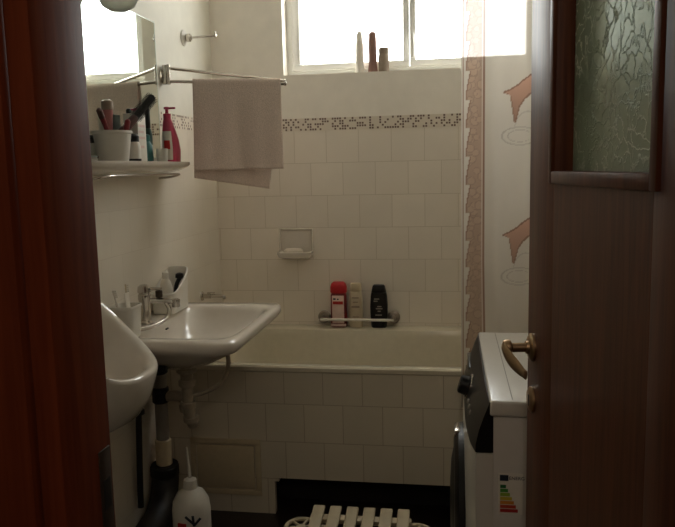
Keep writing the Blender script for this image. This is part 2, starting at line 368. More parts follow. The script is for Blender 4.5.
def door_handle():
    zc = .996; xs = .042
    P = lambda x, y, z: DM @ Vector((x, y, z))
    b = bmesh.new(); lathe(b, [(.027, 0), (.027, .004), (.022, .008), (.013, .009), (.012, .014)], P(xs, 0, zc), nrm)
    h = obj('door_handle', b, M['brass'], door)
    b = bmesh.new()
    cyl(b, P(xs, .010, zc), P(xs, .046, zc), .009)
    lathe(b, [(.010, 0), (.015, .003), (.016, .010), (.013, .016), (.004, .019)], P(xs, .040, zc), nrm)
    rings = []
    path = smooth_path([P(xs - .010, .052, zc + .004), P(xs + .008, .054, zc - .003), P(xs + .028, .047, zc - .016), P(xs + .048, .034, zc - .030), P(xs + .060, .026, zc - .037)], 6)
    for i, p in enumerate(path):
        t = i / (len(path) - 1); hw = .009 + .006 * math.sin(math.pi * min(1, t * 1.15)); th = .0045 if i < len(path) - 1 else .002
        rings.append([p + Vector((0, 0, 1)) * hw * math.cos(a) + nrm * th * math.sin(a) for a in [2 * math.pi * k / 16 for k in range(16)]])
    loft(b, rings)
    obj('lever', b, M['brass'], h)
    b = bmesh.new(); lathe(b, [(.025, 0), (.025, .004), (.020, .007), (.004, .007)], P(xs, 0, .893), nrm)
    k = obj('keyhole_rosette', b, M['brass'], door)
    obj('keyhole', B(xs - .002, xs + .002, .0065, .0076, .881, .903, M4=DM), M['dark'], k)
door_handle()

# ------------------------------------------------------------------ bath
b = bmesh.new()
z = .5985
pan = [(XL - .001 + 0, XR), (YT + .008, YB)]
# tiled masonry front with a low kick recess
xk0, xk1, zk = -.684, XR, .148
box(b, XL, xk0, YT, YT + .03, 0, .575); box(b, xk0, XR, YT, YT + .03, zk, .575)
# rounded shoulder where the recess starts
box(b, xk0, xk0 + .018, YT + .0005, YT + .03, zk - .014, zk)
struct(obj('wall_bath_front', b, M['tile_front'], smooth=0))
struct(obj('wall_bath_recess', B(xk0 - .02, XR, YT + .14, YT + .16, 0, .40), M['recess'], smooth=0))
def bathtub():
    t = thing('bathtub', 'cream enamelled bathtub built in along the back wall', 'bathtub', ((XL + XR) / 2, (YT + YB) / 2, 0))
    cx, cy_ = (XL + XR) / 2, (YT + YB) / 2; a, bb = (XR - XL) / 2 - .001, (YB - YT) / 2 + .003
    cy_ -= .004
    b = bmesh.new()
    R = [sup(cx, cy_, a - .008, bb - .006, .574, 40, 96), sup(cx, cy_, a, bb, .580, 40, 96), sup(cx, cy_, a, bb, .594, 40, 96), sup(cx, cy_, a - .006, bb - .006, .600, 40, 96),
         sup(cx, cy_ - .022, a - .055, bb - .058, .600, 9, 96), sup(cx, cy_ - .022, a - .066, bb - .069, .595, 8, 96), sup(cx, cy_ - .022, a - .08, bb - .078, .57, 7, 96),
         sup(cx, cy_ - .020, a - .12, bb - .10, .36, 6, 96), sup(cx, cy_ - .018, a - .16, bb - .13, .26, 5, 96), sup(cx, cy_ - .018, a - .24, bb - .18, .225, 4, 96)]
    loft(b, R, False, True); obj('tub_basin', b, M['enamel'], t)
    b = bmesh.new(); lathe(b, [(.03, 0), (.03, .003), (.02, .004)], (-.80, cy_, .2255)); obj('drain', b, M['chrome'], t)
    return t
bathtub()
# access hatch in the tiled front
t = thing('access_panel', 'cream square access hatch in tiled bath front under sink', 'access panel', (-.873, YT, .07))
b = bmesh.new(); x0, x1, z0, z1 = -1.02, -.735, .074, .302; y0 = YT - .008
box(b, x0, x1, y0, YT, z1 - .022, z1, .002); box(b, x0, x1, y0, YT, z0, z0 + .022, .002); box(b, x0, x0 + .022, y0, YT, z0 + .02, z1 - .02, .002); box(b, x1 - .022, x1, y0, YT, z0 + .02, z1 - .02, .002)
obj('hatch_frame', b, M['cream_plastic'], t)
obj('hatch_door', B(x0 + .026, x1 - .026, YT - .006, YT, z0 + .026, z1 - .026, .002), M['cream_plastic'], t)

# ------------------------------------------------------------------ sink
def sink():
    t = thing('washbasin', 'wide white ceramic washbasin fixed to left wall above pipes', 'sink', (XL, 2.365, .64))
    y0, y1, xf = 2.02, 2.68, -.640
    cx, cy_ = (XL + xf) / 2, (y0 + y1) / 2; a, bb = (xf - XL) / 2, (y1 - y0) / 2
    n = 96
    def outer(z, da, db, dx=0, e=12): return sup(cx + dx, cy_, a - da, bb - db, z, e, n)
    bx, ba, bbb = -.845, .160, .245
    R = [sup(-.93, cy_, .035, .035, .655, 2, n), sup(-.93, cy_, .06, .06, .665, 2, n), sup(-.92, cy_, .13, .16, .70, 2.6, n), outer(.745, .045, .075, -.03, 4), outer(.778, .018, .028, -.012, 6), outer(.790, .007, .009, -.004), outer(.805, .0, .0),
         outer(.822, 0, 0), outer(.830, .006, .006), sup(bx + .004, cy_, ba + .018, bbb + .030, .8305, 6, n), sup(bx, cy_, ba + .006, bbb + .018, .824, 5.5, n), sup(bx, cy_, ba, bbb + .008, .812, 5, n),
         sup(bx - .01, cy_, ba - .015, bbb - .02, .775, 4.2, n), sup(bx - .02, cy_, ba - .045, bbb - .075, .735, 3.2, n), sup(bx - .03, cy_, .06, .08, .705, 2.4, n), sup(bx - .035, cy_, .022, .022, .697, 2, n)]
    b = bmesh.new(); loft(b, R, True, True)
    for v in b.verts:                                 # front edge narrows slightly at the corners; flat against the wall
        v.co.x = max(v.co.x, XL + .0005)
    obj('basin', b, M['ceramic'], t, smooth=60)
    b = bmesh.new(); lathe(b, [(.02, 0), (.022, .002), (.012, .003), (.0, .001)], (bx - .035, cy_, .6975)); obj('drain', b, M['chrome'], t)
    b = B(-.011, .011, -.003, .003, -.002, .002, .001, M4=Matrix.Translation((-.985, 2.345, .7985)) @ Matrix.Rotation(math.radians(35), 4, 'Y') @ Matrix.Rotation(math.radians(90), 4, 'Z'))
    obj('overflow_slot', b, M['dark'], t)
    # underside mounting: pipe brackets
    for yy in (2.15, 2.57): obj('wall_bracket', B(XL, XL + .20, yy - .012, yy + .012, .705, .735, .002), M['dark'], t)
sink()
def trap():
    t = thing('sink_drain_trap', 'pale plastic drain trap hanging under the washbasin', 'drain pipe', (-.93, 2.365, .45))
    b = bmesh.new(); cyl(b, (-.93, 2.365, .657), (-.93, 2.365, .60), .022); cyl(b, (-.93, 2.365, .655), (-.93, 2.365, .635), .036); cyl(b, (-.93, 2.365, .61), (-.93, 2.365, .585), .03)
    obj('tailpipe', b, M['drain_plastic'], t)
    b = bmesh.new(); tube(b, [(-.93, 2.365, .60), (-.93, 2.365, .50), (-.925, 2.375, .455), (-.93, 2.40, .435), (-.945, 2.425, .455), (-.96, 2.43, .50), (-.985, 2.43, .525), (-1.033, 2.43, .525)], .02)
    obj('trap_bend', b, M['drain_plastic'], t)
    b = bmesh.new(); cyl(b, (-.93, 2.365, .53), (-.93, 2.365, .505), .028); obj('slip_nut', b, M['drain_plastic'], t)
    b = bmesh.new(); cyl(b, (-.925, 2.375, .475), (-.925, 2.378, .45), .028); obj('slip_nut', b, M['drain_plastic'], t)
    b = bmesh.new(); cyl(b, (-.958, 2.43, .47), (-.962, 2.43, .50), .028); obj('slip_nut', b, M['drain_plastic'], t)
    b = bmesh.new(); tube(b, [(-.80, 2.44, .70), (-.80, 2.44, .64), (-.83, 2.43, .575), (-.90, 2.40, .545), (-.93, 2.37, .55)], .008)
    obj('overflow_hose', b, M['drain_plastic'], t)
trap()
def soil():
    t = thing('waste_pipe', 'grey vertical waste pipe on left wall below washbasin', 'pipe', (-1.06, 2.43, 0))
    b = bmesh.new(); cyl(b, (-1.06, 2.43, .27), (-1.06, 2.43, .665), .024); obj('pipe', b, M['grey_plastic'], t)
    for za, zb in ((.56, .50), (.64, .61)): obj('coupling', cyl(bmesh.new(), (-1.06, 2.43, za), (-1.06, 2.43, zb), .031), M['black_rubber'], t)
    b = bmesh.new(); cyl(b, (-1.06, 2.43, .36), (-1.06, 2.43, .26), .030); obj('sleeve', b, M['cream_plastic'], t)
    t2 = thing('soil_pipe', 'thick black soil pipe sloping along foot of left wall', 'pipe', (-1.05, 2.2, 0))
    b = bmesh.new(); tube(b, [(-1.06, 2.43, .262), (-1.06, 2.43, .20), (-1.055, 2.38, .13), (-1.05, 2.28, .095), (-1.05, 2.0, .075), (-1.05, 1.6, .06)], .05, 20); obj('pipe_run', b, M['black_rubber'], t2)
    for pa, pb in (((-1.06, 2.43, .262), (-1.06, 2.43, .215)), ((-1.05, 2.12, .083), (-1.05, 2.06, .08))): obj('pipe_socket', cyl(bmesh.new(), pa, pb, .05 + .003), M['black_rubber'], t2)
    b = bmesh.new(); tube(b, [(-1.085, 2.30, .70), (-1.085, 2.29, .5), (-1.09, 2.28, .25), (-1.09, 2.275, .165)], .011)
    cyl(b, (-1.085, 2.302, .59), (-1.085, 2.30, .56), .02); cyl(b, (-1.085, 2.295, .52), (-1.085, 2.293, .50), .02)
    tag(obj('supply_pipe', b, M['black_rubber']), 'thin black supply pipe on wall between urinal and waste pipe', 'pipe')
soil()

# ------------------------------------------------------------------ urinal
def urinal():
    t = thing('urinal', 'white ceramic urinal bowl on left wall nearest the doorway', 'urinal', (XL, 1.86, .6))
    n = 64; yc = 1.85
    def ring(depth, hw, zf, zb, x0=XL, p=1.5, e=2.3):
        out = []
        for i in range(n):
            th = 2 * math.pi * i / n; c, s = math.cos(th), math.sin(th)
            cc = math.copysign(abs(c) ** (2 / e), c); ss = math.copysign(abs(s) ** (2 / e), s)
            u = (cc + 1) / 2                                # 0 at wall, 1 at lip
            x = x0 + depth * u; y = yc + hw * ss
            out.append(Vector((max(x, XL + .0005), y, zf + (zb - zf) * (1 - u) ** p)))
        return out
    b = bmesh.new()
    R = [ring(.06, .05, .60, .60), ring(.15, .10, .612, .60), ring(.220, .138, .65, .62), ring(.255, .158, .70, .70), ring(.270, .165, .75, .90), ring(.277, .168, .775, 1.03), ring(.275, .166, .786, 1.05), ring(.262, .158, .789, 1.055),
         ring(.234, .140, .784, 1.04, XL + .012), ring(.222, .132, .770, 1.0, XL + .014), ring(.195, .115, .72, .86, XL + .018), ring(.17, .085, .67, .74, XL + .02), ring(.08, .04, .655, .66, XL + .04)]
    loft(b, R, True, True); obj('bowl', b, M['ceramic'], t, smooth=70)
    b = bmesh.new(); tube(b, [(-1.0, 1.88, .605), (-1.0, 1.88, .54), (-1.01, 1.87, .44), (-1.04, 1.83, .33), (-1.06, 1.76, .24), (-1.07, 1.68, .20)], .008); obj('braided_hose', b, M['steel'], t)
urinal()

# ------------------------------------------------------------------ mixer tap and shower hose
def mixer():
    t = thing('mixer_tap', 'chrome mixer tap with curved hose standing on washbasin ledge', 'tap', (-1.035, 2.285, .83))
    b = bmesh.new(); lathe(b, [(.026, 0), (.026, .006), (.019, .012), (.019, .075), (.022, .085), (.022, .10), (.016, .108)], (-1.035, 2.285, .83)); obj('tap_body', b, M['chrome'], t)
    b = bmesh.new(); tube(b, [(-1.035, 2.285, .908), (-.99, 2.30, .908), (-.955, 2.305, .905), (-.935, 2.31, .902)], .010)
    lathe(b, [(.013, 0), (.014, .004), (.014, .026), (.011, .028)], (-.933, 2.31, .884), (0, 0, 1)); obj('spout', b, M['chrome'], t)
    b = bmesh.new(); lathe(b, [(.02, 0), (.023, .004), (.021, .022), (.012, .028)], (-1.035, 2.285, .936)); box(b, -1.036, -.975, 2.283, 2.299, .945, .955, .004)
    obj('lever_handle', b, M['chrome'], t)
    b = bmesh.new(); cyl(b, (-.985, 2.292, .943), (-.985, 2.292, .920), .012); obj('diverter_knob', b, M['old_plate'], t)
    b = bmesh.new(); tube(b, [(-.965, 2.30, .900), (-.952, 2.295, .875), (-.955, 2.27, .850), (-.975, 2.20, .840), (-1.0, 2.16, .838), (-1.035, 2.11, .840), (-1.06, 2.07, .83), (-1.07, 2.03, .79), (-1.06, 2.02, .72)], .0075)
    obj('shower_hose', b, M['chrome'], t)
mixer()
def bath_tap():
    t = thing('bath_tap', 'small chrome tap on left wall above far end of bathtub', 'tap', (XL, 3.06, .785))
    b = bmesh.new(); lathe(b, [(.022, 0), (.020, .005), (.011, .009), (.011, .04)], (XL, 3.06, .785), (1, 0, 0)); obj('tap_body', b, M['chrome'], t)
    b = bmesh.new(); tube(b, [(XL + .035, 3.06, .785), (XL + .07, 3.06, .787), (XL + .10, 3.06, .783), (XL + .105, 3.06, .772)], .008); obj('spout', b, M['chrome'], t)
    obj('lever_handle', B(XL + .025, XL + .06, 3.054, 3.066, .797, .803, .002), M['chrome'], t)
bath_tap()

# cups and containers on the basin ledge
def toothbrush(a, c, mat, label, grp=None):
    a, c = Vector(a), Vector(c); d = (c - a).normalized(); L = (c - a).length
    t = thing('toothbrush', label, 'toothbrush', a, grp)
    b = bmesh.new(); tube(b, [a, a + d * L * .5, a + d * L * .78, c], .004, rf=lambda s: .0045 if s < .55 else .003); obj('handle', b, mat, t)
    s = Vector((1, 0, 0)); b = bmesh.new()
    for k in range(4):
        p = c - d * (.003 + k * .006); cyl(b, p, p + s * .011, .0028, 8)
    obj('bristles', b, M['label_white'], t)
def tumbler():
    t = thing('tumbler', 'white plastic beaker on near corner of washbasin ledge', 'cup', (-1.005, 2.08, .8305))
    b = bmesh.new(); c = (-1.005, 2.08, .8305)
    n = 48
    def rr(h, z, e=5): return sup(c[0], c[1], h * .82, h, c[2] + z, e, n)
    loft(b, [rr(.036, 0), rr(.038, .002), rr(.044, .095), rr(.047, .097), rr(.047, .103), rr(.042, .103), rr(.036, .006)], True, True); obj('cup_body', b, M['white_plastic'], t, smooth=50)
tumbler()
toothbrush((-1.01, 2.07, .84), (-1.030, 2.05, .985), M['label_white'], 'white toothbrush leaning left in the beaker by the tap')
toothbrush((-1.0, 2.09, .84), (-1.015, 2.107, .995), M['cream_plastic'], 'cream toothbrush standing right in the beaker by the tap')
def tube_in_cup():
    b = bmesh.new(); R = []
    A, Cc = Vector((-.995, 2.078, .84)), Vector((-.995, 2.068, .975))
    for k in range(9):
        s = k / 8; p = A.lerp(Cc, s); R.append([p + Vector((.012 * (1 - s * .85) * math.cos(q), .014 * math.sin(q) * (1 + .1 * s), 0)) for q in [2 * math.pi * j / 20 for j in range(20)]])
    loft(b, R); tag(obj('toothpaste_tube', b, M['label_white']), 'white toothpaste tube standing in the beaker by the tap', 'toothpaste')
tube_in_cup()
def organiser():
    c = Vector((-1.035, 2.515, .8305))
    t = thing('bathroom_caddy', 'white slant-topped plastic caddy at far end of washbasin ledge', 'container', c)
    b = bmesh.new(); hx, hy = .045, .085
    def ring(i, z, slope): # rim rises towards the far side
        return [Vector((p.x, p.y, c.z + z + slope * max(0, (p.y - c.y) / hy * .5 + .5) ** 1.6)) for p in sup(c.x, c.y, hx - i, hy - i, 0, 6, 48)]
    loft(b, [ring(.006, 0, 0), ring(.002, .003, 0), ring(0, .070, .075), ring(-.003, .074, .078), ring(.002, .078, .078), ring(.005, .070, .075), ring(.010, .006, 0)], True, True)
    obj('caddy_body', b, M['white_plastic'], t, smooth=50)
organiser()
def caddy_items():
    t = thing('lotion_bottle', 'small white lotion bottle standing in the slanted caddy', 'bottle', (-1.04, 2.485, .84))
    b = bmesh.new(); lathe(b, [(.022, 0), (.025, .004), (.025, .080), (.018, .104), (.011, .115)], (-1.04, 2.485, .84)); obj('bottle_body', b, M['label_white'], t)
    b = bmesh.new(); lathe(b, [(.012, 0), (.012, .022), (.009, .025)], (-1.04, 2.485, .955)); obj('cap', b, M['white_plastic'], t)
    b = bmesh.new(); tube(b, [(-1.03, 2.555, .842), (-1.03, 2.56, .91), (-1.02, 2.575, .945)], .008); lathe(b, [(.008, 0), (.016, .006), (.014, .02), (.004, .024)], (-1.02, 2.573, .940))
    tag(obj('razor', b, M['black_plastic']), 'black handled razor poking out of the slanted caddy', 'razor')
caddy_items()

# ------------------------------------------------------------------ mirror, shelf and the things on it
def mirror():
    t = thing('wall_mirror', 'large frameless wall mirror above the shelf on left wall', 'mirror', (XL, 2.25, 1.40))
    y0, y1, z0, z1 = 1.85, 2.668, 1.395, 1.906
    obj('mirror_glass', B(XL, XL + .005, y0 + .004, y1 - .004, z0 + .004, z1 - .004), M['mirror'], t, smooth=0)
    b = bmesh.new()
    box(b, XL, XL + .0055, y0, y1, z0, z0 + .004); box(b, XL, XL + .0055, y0, y1, z1 - .004, z1); box(b, XL, XL + .0055, y0, y0 + .004, z0 + .004, z1 - .004); box(b, XL, XL + .0055, y1 - .004, y1, z0 + .004, z1 - .004)
    obj('polished_edge', b, M['mirror_edge'], t, smooth=0)
mirror()
def shelf():
    t = thing('wall_shelf', 'white rounded shelf on left wall under the mirror', 'shelf', (XL, 2.3, 1.34))
    b = bmesh.new(); y0, y1 = 1.90, 2.76; yc = (y0 + y1) / 2; hy = (y1 - y0) / 2; n = 80
    def ring(dx, dy, z): return [Vector((max(p.x, XL + .0005), p.y, z)) for p in sup(XL + .0, yc, dx, dy, 0, 4.5, n)]
    loft(b, [ring(.05, hy - .12, 1.338), ring(.09, hy - .05, 1.348), ring(.118, hy - .012, 1.362), ring(.125, hy, 1.370), ring(.125, hy, 1.380), ring(.119, hy - .006, 1.381), ring(.114, hy - .01, 1.376)], True, True)
    obj('shelf_board', b, M['ceramic'], t, smooth=50)
    b = bmesh.new(); tube(b, [(XL + .01, 1.98, 1.32), (XL + .06, 1.98, 1.325), (XL + .10, 2.0, 1.333), (XL + .11, 2.10, 1.335), (XL + .11, 2.5, 1.335), (XL + .10, 2.6, 1.333), (XL + .06, 2.62, 1.325), (XL + .01, 2.62, 1.32)], .004)
    obj('support_rail', b, M['chrome'], t)
shelf()
SH = 1.376
def cup():
    t = thing('storage_cup', 'wide white plastic cup holding brushes on the mirror shelf', 'cup', (-1.035, 2.12, SH))
    b = bmesh.new(); lathe(b, [(.044, 0), (.046, .003), (.057, .088), (.061, .089), (.061, .097), (.055, .097), (.045, .006)], (-1.035, 2.12, SH), n=40); obj('cup_body', b, M['white_plastic'], t)
cup()
def hairbrush():
    a, c = Vector((-1.03, 2.10, SH + .012)), Vector((-1.02, 2.385, SH + .215)); a = Vector((-1.065, 2.088, SH + .012)); c = Vector((-.962, 2.275, SH + .212))
    d = (c - a).normalized(); L = (c - a).length
    t = thing('round_hairbrush', 'round brown hairbrush with bristles leaning right out of cup', 'hairbrush', a)
    b = bmesh.new(); tube(b, [a, a + d * L * .3, a + d * L * .62, a + d * L * .66], .01, rf=lambda s: .009 + .006 * math.sin(math.pi * s)); obj('brush_handle', b, M['brush_brown'], t)
    b = bmesh.new(); cyl(b, a + d * L * .64, c, .012); u = d.orthogonal().normalized(); v = d.cross(u)
    for i in range(11):
        for k in range(14):
            q = 2 * math.pi * (k + .5 * (i % 2)) / 14; p = a + d * L * (.67 + .031 * i); e = (u * math.cos(q) + v * math.sin(q))
            tube(b, [p + e * .010, p + e * .022], .0010, 5, False)
    obj('bristle_head', b, M['dark'], t)
hairbrush()
def stick(name, label, cat, a, c, r, mat, capmat=None):
    a, c = Vector(a), Vector(c); d = (c - a).normalized(); t = thing(name, label, cat, a)
    b = bmesh.new(); tube(b, [a, a.lerp(c, .4), a.lerp(c, .8), c], r, rf=lambda s: r * (.7 + .5 * s)); obj('handle', b, mat, t)
    b = bmesh.new(); lathe(b, [(r * .7, 0), (r * 1.3, .004), (r * 1.3, .03), (r * .6, .036)], c - d * .005, d); obj('head', b, capmat or mat, t)
stick('comb_brush', 'dark red brush leaning left out of the white shelf cup', 'brush', (-1.035, 2.145, SH + .02), (-1.035, 2.060, SH + .135), .007, M['red_dark'], M['brush_brown'])
stick('hair_tube', 'pinkish tube standing upright in the white shelf cup', 'tube', (-1.058, 2.145, SH + .012), (-1.060, 2.150, SH + .165), .014, M['dusty_pink'], M['taupe'])
stick('red_razor', 'dark red handle poking out of cup below the hairbrush', 'razor', (-1.010, 2.120, SH + .012), (-1.002, 2.152, SH + .105), .007, M['red_dark'], M['red_dark'])
def carton():
    t = thing('toothpaste_carton', 'tall white printed carton behind cup on the mirror shelf', 'box', (-1.06, 2.33, SH))
    obj('carton_body', B(-1.085, -1.035, 2.31, 2.375, SH, SH + .165, .001), M['label_white'], t)
    b = bmesh.new(); k = 0
    for zz in (.12, .10, .08, .05): box(b, -1.0352, -1.0345, 2.317, 2.355 if k % 2 else 2.365, SH + zz, SH + zz + .008); k += 1
    obj('carton_print', b, M['pale_pink'], t)
carton()
def roll_on():
    c = (-1.03, 2.262, SH); t = thing('deodorant', 'small white roll-on bottle with dark cap beside shelf cup', 'deodorant', c)
    b = bmesh.new(); lathe(b, [(.018, 0), (.021, .004), (.021, .055), (.016, .068)], c); obj('bottle_body', b, M['label_white'], t)
    b = bmesh.new(); lathe(b, [(.0215, 0), (.0215, .012)], (c[0], c[1], SH + .001)); obj('base_band', b, M['dark'], t)
    b = bmesh.new(); lathe(b, [(.017, 0), (.017, .018), (.010, .026)], (c[0], c[1], SH + .068)); obj('cap', b, M['dark'], t)
roll_on()
def green_bottle():
    c = (-1.070, 2.475, SH); t = thing('green_bottle', 'slim dark green bottle on shelf behind the small glass', 'bottle', c)
    b = bmesh.new(); lathe(b, [(.012, 0), (.014, .004), (.014, .10), (.010, .12), (.007, .125)], c); obj('bottle_body', b, M['green'], t)
    b = bmesh.new(); lathe(b, [(.009, 0), (.009, .065), (.006, .07)], (c[0], c[1], SH + .125)); obj('cap', b, M['black_plastic'], t)
    b = bmesh.new(); lathe(b, [(.0144, 0), (.0144, .04)], (c[0], c[1], SH + .025)); obj('bottle_label', b, M['label_white'], t)
    c = (-1.055, 2.425, SH); t = thing('teal_bottle', 'little teal capped bottle between white carton and dark green bottle', 'bottle', c)
    b = bmesh.new(); lathe(b, [(.016, 0), (.018, .003), (.018, .06), (.010, .075)], c); obj('bottle_body', b, M['teal'], t)
    b = bmesh.new(); lathe(b, [(.010, 0), (.012, .004), (.011, .022), (.004, .026)], (c[0], c[1], SH + .075)); obj('cap', b, M['teal'], t)
green_bottle()
def small_glass():
    c = (-1.010, 2.445, SH); b = bmesh.new(); lathe(b, [(.016, 0), (.018, .002), (.020, .050), (.018, .050), (.016, .005)], c)
    tag(obj('shot_glass', b, M['glass_cup']), 'small frosted glass at front of the shelf before pink pump', 'glass')
small_glass()
def pump_bottle():
    c = Vector((-1.045, 2.625, SH)); t = thing('pump_bottle', 'magenta pump bottle with white label at right shelf end', 'bottle', c)
    prof = [(0, .022, .044, 0), (.004, .025, .049, 0), (.05, .027, .052, .002), (.09, .025, .044, -.006), (.12, .022, .032, -.016), (.15, .017, .020, -.026), (.165, .013, .014, -.03)]
    b = bmesh.new(); loft(b, [sup(c.x, c.y + dy, hx, hy, c.z + z, 2.4, 40) for z, hx, hy, dy in prof]); obj('bottle_body', b, M['pink'], t)
    b = bmesh.new(); yy = c.y - .03; lathe(b, [(.014, 0), (.014, .02), (.006, .022), (.006, .036), (.011, .037), (.011, .044), (.007, .046)], (c.x, yy, c.z + .162)); box(b, c.x - .002, c.x + .034, yy - .004, yy + .004, c.z + .199, c.z + .206, .002)
    obj('pump', b, M['pink'], t)
    def patch(z0, z1, a0, a1, off, nz=8, na=14):
        b = bmesh.new(); G = []
        for j in range(nz + 1):
            z = z0 + (z1 - z0) * j / nz; k = max(i for i in range(len(prof) - 1) if prof[i][0] <= z); p, q = prof[k], prof[k + 1]; f = (z - p[0]) / (q[0] - p[0])
            hx, hy, dy = [p[i] + (q[i] - p[i]) * f for i in (1, 2, 3)]; row = []
            for i in range(na + 1):
                an = math.radians(a0 + (a1 - a0) * i / na); cc, ss = math.cos(an), math.sin(an)
                row.append(b.verts.new((c.x + (hx + off) * math.copysign(abs(cc) ** (2 / 2.4), cc), c.y + dy + (hy + off) * math.copysign(abs(ss) ** (2 / 2.4), ss), c.z + z)))
            G.append(row)
        for j in range(nz):
            for i in range(na): b.faces.new((G[j][i], G[j][i + 1], G[j + 1][i + 1], G[j + 1][i]))
        r = bmesh.ops.extrude_face_region(b, geom=b.faces[:]); vs = [v for v in r['geom'] if isinstance(v, bmesh.types.BMVert)]
        for v in vs: v.co += (Vector((c.x, c.y, v.co.z)) - v.co).normalized() * .001
        return b
    lb = obj('bottle_label', patch(.012, .118, -150, -48, .0012), M['label_white'], t)
    obj('label_emblem', patch(.052, .084, -105, -66, .0020), M['red_print'], lb)
pump_bottle()
def lamp():
    c = Vector((-1.01, 2.20, 1.90)); t = thing('wall_lamp', 'unlit greenish glass wall lamp above the mirror', 'lamp', (XL, 2.20, 2.0))
    b = bmesh.new(); lathe(b, [(.05, 0), (.05, .012), (.03, .02)], (XL, 2.165, 2.02), (1, 0, 0)); tube(b, [(XL + .015, 2.165, 2.02), (XL + .06, 2.165, 2.03), (-1.01, 2.165, 2.02), (-1.01, 2.165, 1.98)], .008); obj('lamp_bracket', b, M['chrome'], t)
    b = bmesh.new(); R = []
    lathe(b, [(.014, 0), (.026, .001), (.048, .014), (.066, .045), (.074, .09), (.066, .13), (.038, .155), (.015, .16)], (c.x, 2.165, 1.838), n=36); obj('lamp_shade', b, M['lamp_glass'], t)
lamp()

# ------------------------------------------------------------------ hook, towel rail, towel
def hook():
    t = thing('line_hook', 'round white hook plate with chrome arm on left wall', 'hook', (XL, 2.98, 1.90))
    b = bmesh.new(); lathe(b, [(.033, 0), (.033, .004), (.022, .012), (.012, .014)], (XL, 2.98, 1.90), (1, 0, 0)); obj('wall_plate', b, M['white_plastic'], t)
    b = bmesh.new(); lathe(b, [(.014, 0), (.017, .006), (.017, .018), (.010, .024)], (XL + .012, 2.98, 1.90), (1, 0, 0)); obj('collar', b, M['chrome'], t)
    b = bmesh.new(); cyl(b, (XL + .03, 2.98, 1.90), (XL + .135, 2.985, 1.904), .0045); lathe(b, [(.003, 0), (.009, .004), (.009, .010), (.003, .014)], (XL + .132, 2.985, 1.904), (1, .05, .04)); cyl(b, (XL + .137, 2.985, 1.904), (XL + .139, 2.985, 1.922), .004); obj('arm', b, M['chrome'], t)
hook()
RU = (Vector((XL + .030, 2.722, 1.742)), Vector((-.700, 3.05, 1.716))); RL = (Vector((XL + .030, 2.722, 1.692)), Vector((-.650, 2.85, 1.680)))
def rail():
    t = thing('towel_rail', 'chrome two armed swivel towel rail on left wall', 'towel rail', (XL, 2.722, 1.71))
    b = bmesh.new(); lathe(b, [(.027, 0), (.027, .005), (.018, .010)], (XL, 2.722, 1.712), (1, 0, 0)); box(b, XL + .005, XL + .022, 2.715, 2.729, 1.680, 1.755, .003); obj('wall_mount', b, M['chrome'], t)
    b = bmesh.new(); cyl(b, (XL + .028, 2.722, 1.680), (XL + .028, 2.722, 1.756), .008); obj('swivel', b, M['chrome'], t)
    for a, c in (RU, RL):
        b = bmesh.new(); cyl(b, a, c, .0062); d = (c - a).normalized(); lathe(b, [(.006, 0), (.009, .004), (.009, .009), (.003, .013)], c - d * .004, d); obj('arm', b, M['chrome'], t)
rail()
def towel():
    a, c = RL; d = (c - a).normalized(); side = Vector((d.y, -d.x, 0))
    if side.y > 0: side = -side                       # towards the camera
    s0, s1 = .090, .432; nu, nv = 60, 90
    Lf, Lb = .345, .425; r = .0085
    b = bmesh.new(); G = []
    for i in range(nu + 1):
        u = i / nu; row = []
        for j in range(nv + 1):
            v = j / nv * (Lf + Lb + math.pi * r) - Lb      # arc length: back bottom (-) ... over the bar ... front bottom (+)
            wob = lambda k: .007 * math.sin(u * 9 + k) + .004 * math.sin(u * 21 + 2 * k)
            if v < 0: off, z, fall = -r, a.z + v, -v / Lb
            elif v < math.pi * r: an = v / r; off, z, fall = -r * math.cos(an), a.z + r * math.sin(an), 0
            else: off, z, fall = r, a.z - (v - math.pi * r), (v - math.pi * r) / Lf
            sx = s0 + (s1 - s0) * u
            if v < 0: off += fall * (-.006) + fall * .5 * wob(2); sx = s0 - .012 * fall + (s1 - s0 - .045 * fall) * u
            elif v > math.pi * r: off += fall * .008 + fall * wob(0); sx += fall * (-.006 * (1 - u)) 
            p = a + d * sx + side * off
            row.append(b.verts.new((p.x, p.y, z + .050 * (1 - u) * (v < 0) * fall)))
        G.append(row)
    for i in range(nu):
        for j in range(nv): b.faces.new((G[i][j], G[i + 1][j], G[i + 1][j + 1], G[i][j + 1]))
    o = obj('towel', b, M['towel'], smooth=180)
    md = o.modifiers.new('thickness', 'SOLIDIFY'); md.thickness = .004; md.offset = 0
    tag(rebase(o, (a + d * .24)), 'grey towel folded over the lower arm of towel rail', 'towel')
towel()

